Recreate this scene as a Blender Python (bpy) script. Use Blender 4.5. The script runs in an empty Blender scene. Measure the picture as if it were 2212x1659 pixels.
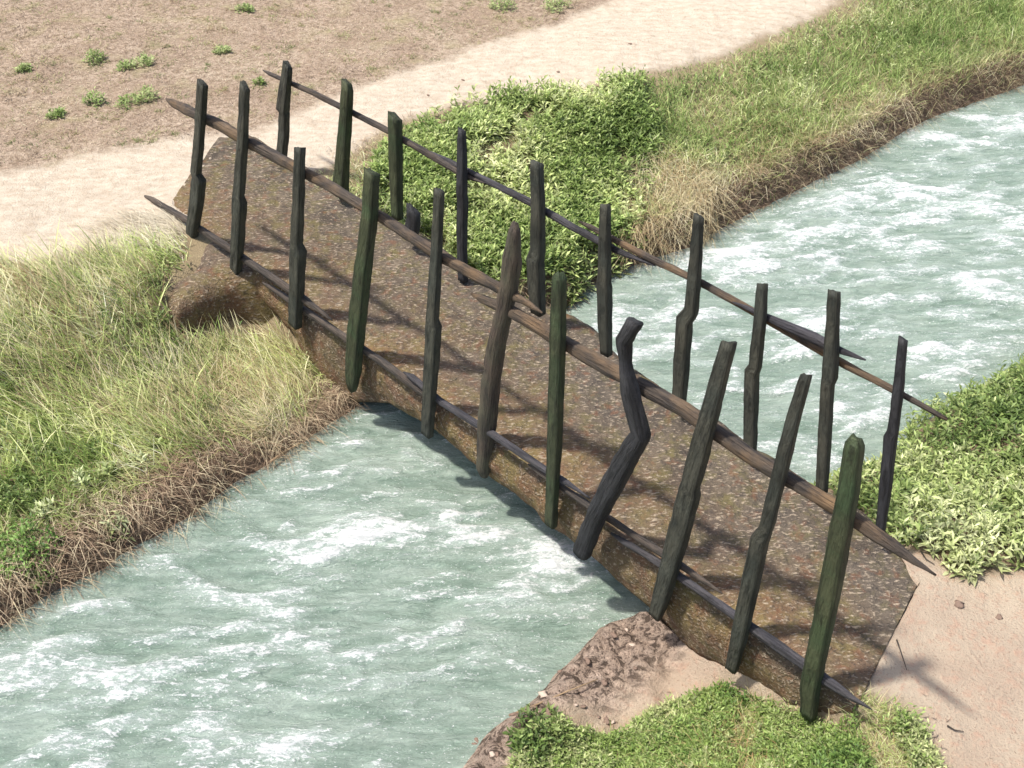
import bpy, math
import numpy as np
from mathutils import Vector

# ------------------------------------------------------------------ camera, sky, sun
S = bpy.context.scene
COL = S.collection
H = 6.0; F = 2400.0; PITCH = math.radians(40)
cam = bpy.data.cameras.new('camera'); camo = bpy.data.objects.new('camera', cam)
COL.objects.link(camo); S.camera = camo
camo.location = (0, 0, H); camo.rotation_euler = (math.pi/2 - PITCH, 0, 0)
cam.sensor_width = 36; cam.lens = 36*F/2212.0
cam.clip_start = 0.05; cam.clip_end = 2000

SUN_EL = math.radians(66); SUN_AZ = math.radians(-98)      # azimuth from +Y towards +X
W = bpy.data.worlds.new('World'); S.world = W; W.use_nodes = True
nt = W.node_tree
sky = nt.nodes.new('ShaderNodeTexSky'); sky.sky_type = 'NISHITA'; sky.sun_disc = False
sky.sun_elevation = SUN_EL; sky.sun_rotation = SUN_AZ; sky.air_density = 1.0; sky.dust_density = 3.0
bg = nt.nodes['Background']; bg.inputs[1].default_value = 0.15
nt.links.new(sky.outputs[0], bg.inputs[0])
sl = bpy.data.lights.new('sun', 'SUN'); sl.energy = 4.5; sl.angle = math.radians(3); sl.color = (1, .955, .88)
so = bpy.data.objects.new('sun', sl); COL.objects.link(so)
sd = Vector((math.sin(SUN_AZ)*math.cos(SUN_EL), math.cos(SUN_AZ)*math.cos(SUN_EL), math.sin(SUN_EL)))
so.rotation_euler = sd.to_track_quat('Z', 'Y').to_euler(); so.location = (-30, -4, 60)
S.view_settings.view_transform = 'Standard'; S.view_settings.look = 'None'
S.view_settings.gamma = 1; S.view_settings.exposure = 0.54

# ------------------------------------------------------------------ maths helpers
rng = np.random.default_rng(11)
sp, cp = math.sin(PITCH), math.cos(PITCH)
def rays(P):
    P = np.atleast_2d(np.asarray(P, float))
    u = (P[:, 0]-1106)/F; v = (P[:, 1]-829.5)/F
    return np.stack([u, cp - v*sp, -sp - v*cp], 1)
O = np.array([0, 0, H])
def at(P, z):
    d = rays(P); t = (z-H)/d[:, 2]
    return O + d*t[:, None]
def onplane(P, Q, n):
    d = rays(P); t = np.dot(Q-O, n)/(d@n)
    return O + d*t[:, None]
def sstep(x, a, b):
    t = np.clip((x-a)/(b-a), 0, 1); return t*t*(3-2*t)
TAB = rng.random((256, 256))
def vnoise(x, y):
    xi = np.floor(x).astype(int); yi = np.floor(y).astype(int)
    fx = x-xi; fy = y-yi; fx = fx*fx*(3-2*fx); fy = fy*fy*(3-2*fy)
    a = TAB[xi & 255, yi & 255]; b = TAB[(xi+1) & 255, yi & 255]
    c = TAB[xi & 255, (yi+1) & 255]; d = TAB[(xi+1) & 255, (yi+1) & 255]
    return (a*(1-fx)+b*fx)*(1-fy)+(c*(1-fx)+d*fx)*fy
def fbm(x, y, o=4, g=.5):
    s = 0; a = 1; t = 0
    for k in range(o):
        s = s+a*vnoise(x*2**k+17.3*k, y*2**k+5.1*k); t += a; a *= g
    return s/t*2-1
def segdist(x, y, poly):
    best = np.full(x.shape, 1e9)
    for (ax, ay), (bx, by) in zip(poly[:-1], poly[1:]):
        vx, vy = bx-ax, by-ay; L = vx*vx+vy*vy
        t = np.clip(((x-ax)*vx+(y-ay)*vy)/L, 0, 1)
        best = np.minimum(best, np.hypot(x-ax-t*vx, y-ay-t*vy))
    return best
def inpoly(x, y, poly):
    r = np.zeros(x.shape, bool); n = len(poly); j = n-1
    for i in range(n):
        xi, yi = poly[i][:2]; xj, yj = poly[j][:2]
        if yi != yj:
            r ^= ((yi > y) != (yj > y)) & (x < (xj-xi)*(y-yi)/(yj-yi)+xi)
        j = i
    return r

# ------------------------------------------------------------------ the lie of the land
ZW = -0.9
W1 = at([(0,1365),(100,1300),(240,1230),(300,1190),(440,1110),(520,1050),(620,990),(700,935),(760,895),(800,870),
         (960,800),(1100,730),(1245,660),(1280,620),(1400,570),(1500,540),(1560,500),(1640,460),(1760,400),(1870,345),(2010,260),(2212,190)], ZW)[:, :2]
W2 = at([(985,1659),(1000,1640),(1040,1580),(1100,1540),(1160,1490),(1190,1450),(1220,1430),(1290,1350),(1370,1320),(1500,1230),(1650,1130),
         (1790,1045),(1870,1030),(1930,1000),(1950,940),(1990,905),(2040,885),(2130,850),(2212,790)], ZW)[:, :2]
dl = np.array([-.72, -.69])*60; dr = np.array([.80, .60])*60
w1 = [tuple(W1[0]+dl)]+[tuple(p) for p in W1]+[tuple(W1[-1]+dr)]
w2 = [tuple(W2[0]+dl)]+[tuple(p) for p in W2]+[tuple(W2[-1]+dr)]
RIVER = w1+w2[::-1]

PA = at([(500,285)], 0)[0]; PB = at([(370,440)], 0)[0]; PC = at([(1985,1255)], 0)[0]; PD = at([(1850,1510)], 0)[0]
axn = (PD-PB)/np.linalg.norm(PD-PB); nn = np.array([axn[1], -axn[0], 0])     # nn points to the camera side
axf = (PC-PA)/np.linalg.norm(PC-PA); nf = np.array([axf[1], -axf[0], 0])
LN = np.linalg.norm(PD-PB)

DECKP = [tuple(p[:2]) for p in (PA, PB, PD, PC)]
def terrain(x, y, detail=True):
    riv = inpoly(x, y, RIVER)
    d1 = segdist(x, y, w1); d2 = segdist(x, y, w2)
    d = np.minimum(d1, d2)
    p1 = ZW-.02 + .38*sstep(d1, 0, .28) + .52*sstep(d1, .1, 2.6)
    p2 = ZW-.02 + .28*sstep(d2, 0, .22) + .62*sstep(d2, .05, 1.7)
    h = np.where(d1 < d2, p1, p2)
    # the ground drops away beside the near face of the bridge on the sandy bank
    q = (x-PB[0])*nn[0]+(y-PB[1])*nn[1]; s = (x-PB[0])*axn[0]+(y-PB[1])*axn[1]
    h = h - np.where(d2 < d1, .46*sstep(q, -.22, .2)*sstep(s, 4.5, 6)*(1-sstep(s, 7.75, 8.9))*sstep(h, -.75, -.3), 0)
    h = h - np.where(d1 <= d2, .40*sstep(q, -.25, .15)*sstep(s, 1.0, 1.7)*(1-sstep(s, 3., 4.))*(1-.6*sstep(q, .5, 1.6))*sstep(h, -.85, -.3), 0)
    dk = inpoly(x, y, DECKP); h = h - np.where(dk, .14*sstep(segdist(x, y, DECKP+DECKP[:1]), 0, .12), 0)
    h = np.where(riv, ZW-.02-.55*sstep(d, 0, .8), h)
    for a_, b_ in ((PC, PD), (PA, PB)):
        de = segdist(x, y, [tuple(a_[:2]), tuple(b_[:2])]); tt = np.exp(-(de/.30)**2)*(~dk)*(1-sstep(q, -.05, .15))
        h = h*(1-tt)+(-.012)*tt
    if detail:
        rough = np.clip(sstep(d, 0, .15), 0, 1)*np.where(riv, 0, 1)
        h = h + rough*(.05*fbm(x*.7+3, y*.7+9, 3) + .018*fbm(x*4+1, y*4+7, 3))
        # eroded earth of the near shore
        sh = (d2 < d1)*(1-sstep(d2, .8, 1.5))*(y < 6.2)*rough
        h = h + sh*(.055*(np.abs(fbm(x*3+40, y*3+2, 4))*2-.5)+.035*fbm(x*13, y*13, 3))
    return h
def atg(P):
    d = rays(P); out = []
    for r in d:
        t = np.linspace(3, 40, 1500); X = O[None]+r[None]*t[:, None]
        h = terrain(X[:, 0], X[:, 1], False)
        k = int(np.argmax(X[:, 2] < h)); out.append(X[k] if k else X[-1])
    return np.array(out)
def gpoly(P): return [tuple(p[:2]) for p in atg(P)]

path_up = gpoly([(-700,500),(-300,420),(0,367),(187,330),(375,307),(562,277),(712,217),(766,195),(953,131),(1103,75),(1216,49),(1291,11),(1400,-30),(1700,-110),(2100,-190)])
path_lo = gpoly([(-700,760),(-300,640),(0,575),(60,575),(150,562),(230,510),(300,490),(400,500),(560,430),(720,360),(830,290),(900,255),(980,228),(1060,215),(1180,215),(1270,205),(1330,180),(1450,150),(1560,120),(1700,60),(1800,20),(1860,-20),(2050,-100),(2400,-190)])
PATH = path_up+path_lo[::-1]
BANK1 = path_lo+[w1[-1]]+w1[::-1]
BANK1 = [tuple(p) for p in path_lo]+[(60, 52)]+w1[::-1]+[(-60, -40)]
VEG_R = gpoly([(1700,1060),(1850,1100),(1907,1161),(1944,1178),(2020,1202),(2076,1247),(2113,1243),(2212,1232),(2600,1190)])+[(12, 9), (12, 14)]+[tuple(p) for p in W2[::-1][:9]]
VEG_B = gpoly([(1060,1720),(1095,1665),(1130,1615),(1165,1590),(1215,1575),(1290,1592),(1340,1590),(1390,1560),(1450,1525),(1560,1480),(1660,1500),(1740,1530),(1860,1500),(1950,1540),(1985,1590),(2030,1670),(2080,1800),(1900,1990),(700,1990),(900,1760)])
LEAFY1 = gpoly([(800,390),(815,340),(870,300),(980,228),(1060,212),(1270,205),(1390,175),(1425,290),(1395,470),(1380,560),(1290,635),(1245,665),(1000,640),(850,500),(800,440)])
SHORE = gpoly([(960,1700),(1000,1600),(1180,1440),(1290,1340),(1400,1290),(1500,1340),(1490,1400),(1450,1430),(1380,1480),(1330,1560),(1200,1560),(1120,1660),(1050,1720)])

# ------------------------------------------------------------------ mesh builders
def link(name, v, f3=None, f4=None, mat=None, parent=None, smooth=False, attrs=None):
    me = bpy.data.meshes.new(name); v = np.asarray(v, np.float32)
    n3 = 0 if f3 is None else len(f3); n4 = 0 if f4 is None else len(f4)
    me.vertices.add(len(v)); me.vertices.foreach_set('co', v.ravel())
    li = []
    if n3: li.append(np.asarray(f3, np.int32).ravel())
    if n4: li.append(np.asarray(f4, np.int32).ravel())
    li = np.concatenate(li); me.loops.add(len(li)); me.loops.foreach_set('vertex_index', li)
    me.polygons.add(n3+n4)
    ls = np.concatenate([np.arange(n3)*3, n3*3+np.arange(n4)*4]).astype(np.int32)
    me.polygons.foreach_set('loop_start', ls)
    if smooth: me.polygons.foreach_set('use_smooth', np.ones(n3+n4, bool))
    for k, a in (attrs or {}).items():
        a = np.asarray(a, np.float32)
        if a.ndim == 1:
            at_ = me.attributes.new(k, 'FLOAT', 'POINT'); at_.data.foreach_set('value', a)
        elif a.shape[1] == 3:
            at_ = me.attributes.new(k, 'FLOAT_VECTOR', 'POINT'); at_.data.foreach_set('vector', a.ravel())
    if mat: me.materials.append(mat)
    me.update(calc_edges=True); me.validate()
    o = bpy.data.objects.new(name, me); COL.objects.link(o)
    if parent: o.parent = parent
    return o
def tag(o, label=None, cat=None, group=None, kind=None):
    for k, v in (('label', label), ('category', cat), ('group', group), ('kind', kind)):
        if v: o[k] = v
    return o

# ------------------------------------------------------------------ materials
class Mat:
    def __init__(s, name, rough=.8, spec=.3):
        s.m = bpy.data.materials.new(name); s.m.use_nodes = True; s.t = s.m.node_tree
        s.b = s.t.nodes['Principled BSDF']; s.b.inputs['Roughness'].default_value = rough
        s.b.inputs['Specular IOR Level'].default_value = spec
    def n(s, ty, **k):
        o = s.t.nodes.new(ty)
        for a, v in k.items():
            if a in ('op', 'operation'): o.operation = v
            elif a == 'attribute': o.attribute_name = v
            elif a == 'feature': o.feature = v
            elif a == 'blend': o.blend_type = v
        return o
    def l(s, a, b): s.t.links.new(a, b)
    def coord(s, scale=(1,1,1), rot=(0,0,0), attr=None):
        if attr: c = s.n('ShaderNodeAttribute', attribute=attr).outputs['Vector']
        else: c = s.n('ShaderNodeTexCoord').outputs['Object']
        m = s.n('ShaderNodeMapping'); m.inputs['Scale'].default_value = scale; m.inputs['Rotation'].default_value = rot
        s.l(c, m.inputs['Vector']); return m.outputs[0]
    def noise(s, co, scale, detail=4, rough=.6, dist=0):
        o = s.n('ShaderNodeTexNoise'); o.inputs['Scale'].default_value = scale; o.inputs['Detail'].default_value = detail
        o.inputs['Roughness'].default_value = rough; o.inputs['Distortion'].default_value = dist
        s.l(co, o.inputs['Vector']); return o.outputs['Fac']
    def ramp(s, f, stops, color=False):
        r = s.n('ShaderNodeValToRGB'); e = r.color_ramp.elements
        while len(e) < len(stops): e.new(.5)
        for i, (p, c) in enumerate(stops):
            e[i].position = p; e[i].color = (c, c, c, 1) if not isinstance(c, tuple) else (*c, 1)
        s.l(f, r.inputs[0]); return r.outputs[0]
    def mix(s, f, a, b, blend='MIX'):
        m = s.n('ShaderNodeMix', ); m.data_type = 'RGBA'; m.blend_type = blend
        for i, v in ((0, f), (6, a), (7, b)):
            if isinstance(v, (int, float)): m.inputs[i].default_value = v
            elif isinstance(v, tuple): m.inputs[i].default_value = (*v, 1)
            else: s.l(v, m.inputs[i])
        return m.outputs[2]
    def math(s, op, a, b=None):
        m = s.n('ShaderNodeMath', op=op)
        for i, v in ((0, a), (1, b)):
            if v is None: continue
            if isinstance(v, (int, float)): m.inputs[i].default_value = v
            else: s.l(v, m.inputs[i])
        m.use_clamp = False; return m.outputs[0]
    def attr(s, a): return s.n('ShaderNodeAttribute', attribute=a).outputs['Fac']
    def col(s, c):
        if isinstance(c, tuple): s.b.inputs['Base Color'].default_value = (*c, 1)
        else: s.l(c, s.b.inputs['Base Color'])
    def bump(s, hgt, dist=.02, strength=1):
        b = s.n('ShaderNodeBump'); b.inputs['Strength'].default_value = strength; b.inputs['Distance'].default_value = dist
        s.l(hgt, b.inputs['Height']); s.l(b.outputs[0], s.b.inputs['Normal'])

# soil: one material for every piece of the ground sheet, blended by what lies there
g = Mat('soil', .95, .1)
co = g.coord()
n1 = g.noise(co, 1.3, 5, .6); n2 = g.noise(co, 14, 5, .7); n3 = g.noise(co, 55, 4, .75); n4 = g.noise(g.coord((1, 2.2, 1)), 5, 4, .6)
field = g.mix(g.ramp(n1, [(.35, 0.), (.65, 1.)]), (.33, .245, .18), (.44, .345, .26))
field = g.mix(g.ramp(n2, [(.42, 0.), (.62, 1.)]), field, (.23, .17, .115))
field = g.mix(g.ramp(n3, [(.53, 0.), (.64, .9)]), field, (.12, .08, .055))
field = g.mix(g.ramp(n3, [(.30, .9), (.43, 0.)]), field, (.62, .50, .38))
field = g.mix(g.ramp(g.noise(co, 2.3, 3, .5), [(.55, 0.), (.7, .35)]), field, (.30, .28, .13))
path = g.mix(g.ramp(n4, [(.35, 0.), (.65, 1.)]), (.47, .385, .295), (.585, .51, .405))
path = g.mix(g.ramp(n2, [(.50, 0.), (.66, .6)]), path, (.40, .31, .225))
path = g.mix(g.ramp(n3, [(.62, 0.), (.72, .6)]), path, (.25, .17, .13))
sand = g.mix(g.ramp(n1, [(.35, 0.), (.6, 1.)]), (.47, .385, .29), (.41, .32, .24))
sand = g.mix(g.ramp(n2, [(.50, 0.), (.64, .7)]), sand, (.44, .29, .21))
sand = g.mix(g.ramp(n3, [(.58, 0.), (.68, .8)]), sand, (.22, .14, .10))
bank = g.mix(n2, (.08, .056, .038), (.24, .165, .115))
bank = g.mix(g.ramp(n3, [(.56, 0.), (.68, .8)]), bank, (.30, .19, .12))
shore = g.mix(g.ramp(n4, [(.35, 0.), (.65, 1.)]), (.56, .43, .34), (.46, .34, .26))
cre = g.noise(g.coord((1, 1.3, 1), (0, 0, .5)), 11, 6, .75, .6)
shore = g.mix(g.ramp(cre, [(.50, 0.), (.56, .9)]), shore, (.09, .065, .05))
shore = g.mix(g.ramp(n3, [(.54, 0.), (.62, .85)]), shore, (.14, .10, .08))
c = g.mix(g.attr('mpath'), field, path); c = g.mix(g.attr('msand'), c, sand)
scrub = g.mix(n2, (.20, .15, .09), (.36, .29, .18))
scrub = g.mix(g.ramp(n3, [(.56, 0.), (.68, .7)]), scrub, (.12, .10, .05))
c = g.mix(g.attr('mveg'), c, scrub); c = g.mix(g.attr('mroot_shade'), c, bank); c = g.mix(g.attr('mshore'), c, shore)
g.col(c)
hh = g.math('ADD', g.math('MULTIPLY', n2, .6), g.math('MULTIPLY', n3, .5))
hh = g.math('ADD', hh, g.math('MULTIPLY', g.math('MULTIPLY', cre, g.attr('mshore')), -2.5))
g.bump(hh, .05, 1.)
SOIL = g.m

# water
g = Mat('river_water', .16, .5); g.b.inputs['IOR'].default_value = 1.33
co = g.coord((1, 1, 1), (0, 0, -.25))
cs = g.coord((.5, 1.7, 1), (0, 0, -.12))
fA = g.noise(cs, 1.1, 4, .6, .8); fB = g.noise(cs, 9, 6, .75, .5); fC = g.noise(g.coord((.7, 1.7, 1), (0, 0, -.1)), 24, 5, .75, .4)
crest = g.attr('crest')
f = g.math('ADD', g.math('MULTIPLY', crest, .75), g.math('MULTIPLY', g.math('SUBTRACT', fB, .5), 1.7))
f = g.math('ADD', f, g.math('MULTIPLY', g.math('SUBTRACT', fC, .5), 2.6))
fD = g.noise(g.coord((.9, 1.5, 1), (0, 0, -.1)), 62, 2, .5)
spk = g.ramp(g.math('ADD', fD, g.math('MULTIPLY', crest, .10)), [(.66, 0.), (.72, .9)])  # white specks: fine foam, plus glinting sparkle painted into the water colour
foam = g.ramp(f, [(.38, 0.), (.50, .75), (.66, 1.)])
veil = g.ramp(g.math('ADD', crest, g.math('MULTIPLY', g.math('SUBTRACT', fA, .5), .6)), [(.12, 0.), (.75, .6)])
wc = g.mix(g.ramp(g.noise(cs, 3.2, 5, .65, .6), [(.36, 0.), (.64, 1.)]), (.235, .318, .255), (.395, .475, .405))
wc = g.mix(veil, wc, (.56, .64, .60)); wc = g.mix(foam, wc, (.80, .82, .80)); wc = g.mix(spk, wc, (.85, .87, .85))
g.col(wc)
rr = g.math('ADD', g.math('MULTIPLY', foam, .5), .14); g.l(rr, g.b.inputs['Roughness'])
g.bump(g.math('ADD', g.math('MULTIPLY', fB, 1.0), g.math('MULTIPLY', fC, .5)), .10, .9)
WATER = g.m

# bridge earth
g = Mat('bridge_earth', .93, .12)
co = g.coord((1, 1, 1)); st = g.coord((1, 2.4, 2), (0, 0, .25))
a = g.noise(co, 2.6, 4, .6, .4); b = g.noise(co, 17, 5, .7); b2 = g.noise(co, 6, 4, .6)
top = g.mix(g.ramp(a, [(.38, 0.), (.62, 1.)]), (.085, .068, .052), (.155, .122, .088))
top = g.mix(g.ramp(b2, [(.48, 0.), (.62, .7)]), top, (.150, .128, .050))
side = g.mix(g.ramp(b2, [(.36, 0.), (.62, 1.)]), (.200, .115, .066), (.20, .150, .066))
c = g.mix(g.attr('side'), top, side)
c = g.mix(g.ramp(b, [(.50, 0.), (.66, .7)]), c, (.055, .047, .04))
c = g.mix(g.ramp(g.noise(co, 1.1, 3, .5), [(.45, 0.), (.62, .45)]), c, (.10, .085, .075))
c = g.mix(g.ramp(g.noise(co, 9, 3, .6), [(.55, 0.), (.67, .55)]), c, (.18, .085, .05))
pe = g.noise(st, 22, 3, .65, .3)
c = g.mix(g.ramp(pe, [(.54, 0.), (.66, .8)]), c, (.42, .34, .25))
g.col(c)
g.bump(g.math('ADD', g.math('MULTIPLY', pe, .8), g.math('MULTIPLY', b, .8)), .045, 1.)
EARTH = g.m

def wood(name, base, dark, warm, amt=.5):
    g = Mat(name, .72, .35)
    co = g.coord((7, 7, 1.3), attr='gr'); a = g.noise(co, 2.2, 5, .65, .4)
    co2 = g.coord((1, 1, 1), attr='gr'); b = g.noise(co2, 2.1, 4, .6)
    co3 = g.coord((34, 34, 1.6), attr='gr'); k = g.noise(co3, 2, 4, .7)
    c = g.mix(g.ramp(a, [(.38, 0.), (.62, 1.)]), dark, base)
    c = g.mix(g.ramp(b, [(.46, 0.), (.66, amt)]), c, warm)
    c = g.mix(g.ramp(k, [(.52, 0.), (.66, .8)]), c, tuple(x*.4 for x in dark))
    g.col(c); g.bump(g.math('ADD', a, g.math('MULTIPLY', k, 1.2)), .022, 1.)
    return g.m
W_POST = wood('weathered_post_wood', (.066, .064, .048), (.022, .024, .019), (.050, .058, .048))
W_MOSS = wood('mossy_post_wood', (.058, .066, .032), (.026, .032, .015), (.035, .075, .03), .6)
W_RED = wood('reddish_post_wood', (.110, .082, .060), (.040, .030, .026), (.09, .10, .06))
W_DARK = wood('charred_post_wood', (.040, .040, .043), (.014, .014, .016), (.03, .032, .038))
W_RAIL = wood('rail_wood', (.090, .068, .050), (.030, .024, .021), (.22, .135, .065), .75)
W_THIN = wood('thin_rail_wood', (.085, .068, .055), (.028, .024, .022), (.12, .085, .06))
W_BLUE = wood('dark_rail_wood', (.058, .053, .056), (.020, .019, .023), (.09, .085, .10))

def leafmat(name, trans=.42, rough=.5):
    m = bpy.data.materials.new(name); m.use_nodes = True; t = m.node_tree
    b = t.nodes['Principled BSDF']; out = t.nodes['Material Output']
    a = t.nodes.new('ShaderNodeAttribute'); a.attribute_name = 'col'
    b.inputs['Roughness'].default_value = rough; b.inputs['Specular IOR Level'].default_value = .35
    tr = t.nodes.new('ShaderNodeBsdfTranslucent'); mx = t.nodes.new('ShaderNodeMixShader'); mx.inputs[0].default_value = trans
    t.links.new(a.outputs['Color'], b.inputs['Base Color']); t.links.new(a.outputs['Color'], tr.inputs['Color'])
    t.links.new(b.outputs[0], mx.inputs[1]); t.links.new(tr.outputs[0], mx.inputs[2]); t.links.new(mx.outputs[0], out.inputs[0])
    return m
LEAF = leafmat('leaf'); GRASS = leafmat('grass_blade', .42, .5); STRAW = leafmat('dry_stalk', .2, .7)

# ------------------------------------------------------------------ ground sheet, cut along the path and the bank
def axis(lo, hi, st, far):
    a = list(np.arange(lo, hi, st)); s = st
    L = []; x = lo
    while x > -far: s *= 1.35; x -= s; L.append(x)
    s = st; x = a[-1]; R = []
    while x < far: s *= 1.35; x += s; R.append(x)
    return np.array(L[::-1]+a+R)
gx = axis(-7.6, 8.4, .036, 320); gy = axis(3.0, 17, .036, 320)
X, Y = np.meshgrid(gx, gy); x = X.ravel(); y = Y.ravel(); z = terrain(x, y)
z = np.where((np.abs(x) > 40) | (np.abs(y) > 50), np.maximum(z, -1.4), z)
wx = x+.12*fbm(x*2, y*2, 3)+.05*fbm(x*9, y*9, 2); wy = y+.12*fbm(x*2+50, y*2, 3)+.05*fbm(x*9, y*9+60, 2)
def soft(poly, w):
    i = inpoly(wx, wy, poly); d = segdist(wx, wy, list(poly)+[poly[0]])
    return sstep(np.where(i, d, -d), -w, w)
riv = inpoly(x, y, RIVER); d1 = segdist(x, y, w1); d2 = segdist(x, y, w2); side2 = d2 < d1
mpath = soft(PATH, .16); msand = np.where(side2, 1., 0.)
mveg = np.maximum(np.where(side2, 0, soft(BANK1, .12)), np.where(side2, np.maximum(soft(VEG_R, .1), soft(VEG_B, .12)*.75), 0))
mveg = np.where(riv, 1., mveg)
wd_ = segdist(wx, wy, w1); wd_ = wd_*(1+.9*sstep(wx+wy, 9.2, 10.6)); mroot_shade = np.where(riv, 1., np.where(side2, .0, 1-sstep(wd_, .45, .95)))
lf = soft(LEAFY1, .1); mroot_shade = np.maximum(mroot_shade, .7*lf*(~side2)); mroot_shade = np.maximum(mroot_shade, .75*soft(VEG_R, .1)*side2); mshore = np.where(side2 & ~riv, soft(SHORE, .13), 0)  # soil under leafy cover darkened too, painted shade for the leaf gaps
nx, ny = len(gx), len(gy)
idx = np.arange(nx*ny).reshape(ny, nx)
q = np.stack([idx[:-1, :-1], idx[:-1, 1:], idx[1:, 1:], idx[1:, :-1]], -1).reshape(-1, 4)
V = np.stack([x, y, z], 1)
cx = x[q].mean(1); cy = y[q].mean(1)
inp = inpoly(cx, cy, PATH); inr = inpoly(cx, cy, RIVER)
c1 = segdist(cx, cy, w1) < segdist(cx, cy, w2)
inb = inpoly(cx, cy, BANK1) & c1 & ~inr & ~inp
zone = np.where(inr, 4, np.where(inp, 1, np.where(inb, 2, np.where(c1, 0, 3))))
for k, nm in ((0, 'ground'), (1, 'path'), (2, 'riverbank'), (3, 'sandy_bank'), (4, 'riverbed')):
    f = q[zone == k]
    u, inv = np.unique(f, return_inverse=True)
    o = link(nm, V[u], None, inv.reshape(-1, 4), SOIL, None, True, dict(mpath=mpath[u], msand=msand[u], mveg=mveg[u], mroot_shade=mroot_shade[u], mshore=mshore[u]))
    tag(o, kind='structure')

# ------------------------------------------------------------------ water
wxs = axis(-5.6, 9.5, .03, 60); wys = axis(3.2, 17.2, .03, 60)
X, Y = np.meshgrid(wxs, wys); x = X.ravel(); y = Y.ravel()
a = -.12; xr = x*math.cos(a)-y*math.sin(a); yr = x*math.sin(a)+y*math.cos(a)
wob = .35*fbm(xr*.8, yr*.8, 3)
n_a = fbm(xr*.55+4, yr*1.7+wob*2, 4, .55); n_b = fbm(xr*1.9+8, yr*5.2+wob*4+3, 4, .55); n_c = fbm(xr*.22+9, yr*.55+3, 2)
ridge = 1-np.abs(fbm(xr*.9+30, yr*2.6+wob*3+11, 4, .5))*2.2
n_d = fbm(xr*3.8+8, yr*9.5+wob*5+23, 3, .55); r2 = 1-np.abs(fbm(xr*2.4+3, yr*6.5+wob*6, 3, .5))*2.6
crest = np.clip(.42*n_a+.62*n_b+.60*n_d+.30*n_c+.26*np.clip(ridge, -1, 1)+.20*np.clip(r2, -1, 1)+.05, -.5, 1.1)
hgt = .05*n_a+.034*n_b+.03*np.clip(ridge, 0, 1)+.020*n_d+.022*np.clip(r2, 0, 1)
dd = np.minimum(segdist(x, y, w1), segdist(x, y, w2)); calm = sstep(dd, 0, .35)
crest = crest*(.35+.65*calm)
z = ZW+hgt*(.25+.75*calm)
nx, ny = len(wxs), len(wys); idx = np.arange(nx*ny).reshape(ny, nx)
q = np.stack([idx[:-1, :-1], idx[:-1, 1:], idx[1:, 1:], idx[1:, :-1]], -1).reshape(-1, 4)
cx = x[q].mean(1); cy = y[q].mean(1)
keep = inpoly(cx, cy, RIVER) | (np.minimum(segdist(cx, cy, w1), segdist(cx, cy, w2)) < .3)
q = q[keep]; u, inv = np.unique(q, return_inverse=True)
tag(link('water', np.stack([x, y, z], 1)[u], None, inv.reshape(-1, 4), WATER, None, True, dict(crest=crest[u])), kind='structure')

# ------------------------------------------------------------------ footbridge
bridge = bpy.data.objects.new('footbridge', None); COL.objects.link(bridge)
bridge.location = tuple((PA+PB+PC+PD)/4); bridge.empty_display_size = .3
tag(bridge, 'old earth covered footbridge with rough dark wooden posts and rails across the river', 'footbridge')
B0 = np.array(bridge.location)
def part(name, v, f3, f4, mat, smooth=True, attrs=None, label=None):
    o = link(name, np.asarray(v)-B0, f3, f4, mat, None, smooth, attrs); o.parent = bridge
    if label: o['label'] = label
    return o
# deck: rings of a thick earth slab
lo = onplane([(400,560),(470,600),(560,640),(600,672),(640,722),(700,830),(770,866),(850,868),(940,925),(1000,975),(1060,1025),(1120,1065),(1165,1100),(1185,1130),
              (1215,1148),(1300,1212),(1380,1284),(1430,1330),(1477,1386),(1515,1412),(1571,1438),(1646,1487),(1683,1525),(1721,1551),(1745,1557),(1800,1553),(1835,1525)], PB, nn)
ls = (lo-PB)@axn; o_ = np.argsort(ls); ls = ls[o_]; lz = lo[o_, 2]
NS = 420; sv = np.linspace(-.02, LN+.02, NS)
depth = -np.interp(sv, ls, lz); depth = np.convolve(np.pad(depth, 4, 'edge'), np.ones(5)/5, 'same')[4:-4]
endr = np.clip(np.minimum(sv+.02, LN+.02-sv)/.18, 0, 1)**.5
FE = at([(478,290),(545,293),(640,345),(760,415),(880,482),(1000,560),(1130,636),(1235,680),(1290,712),(1340,765),(1480,862),(1600,938),(1700,995),(1760,1040),(1850,1085),(1925,1152),(1985,1255)], 0)
fes = (FE-PA)@axf; fes = (fes-fes[0])/(fes[-1]-fes[0])
rings = []; sides = []
NT = 64; ND = 16
for i, s in enumerate(sv):
    t = s/LN; N_ = PB+(PD-PB)*t; Fp = np.array([np.interp(t, fes, FE[:, j]) for j in range(3)])
    d = depth[i]; R = []
    W_ = np.linspace(0, 1, NT)
    for w in W_: R.append((Fp+(N_-Fp)*w, .95*max(0, w-.4)/.6, w))
    for k in range(1, ND+1):
        e = k/ND; b_ = N_.copy(); b_[2] = -d*e; b_ = b_+nn*(.02+.05*math.sin(math.pi*e)); R.append((b_, min(1, e*3), 1+e))
    for w in (0.85, .6, .35, .1):
        b_ = Fp+(N_-Fp)*w; b_[2] = -d; R.append((b_, 1, 2))
    for e in (1, .6, .25):
        b_ = Fp.copy(); b_[2] = -d*e; R.append((b_-nf*.04, 1, 3))
    rings.append([r[0] for r in R]); sides.append([r[1] for r in R])
R = np.array(rings); SD = np.array(sides); M = R.shape[1]
P = R.reshape(-1, 3); 
ss = (P-PB)@axn; qq = (P-PB)@nn
bumpn = fbm(ss*2.2+3, qq*2.2+P[:, 2]*2, 4); bn = .035*bumpn+.018*fbm(ss*9, qq*9+P[:, 2]*7+4, 3)
top = np.isclose(P[:, 2], 0)
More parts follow.
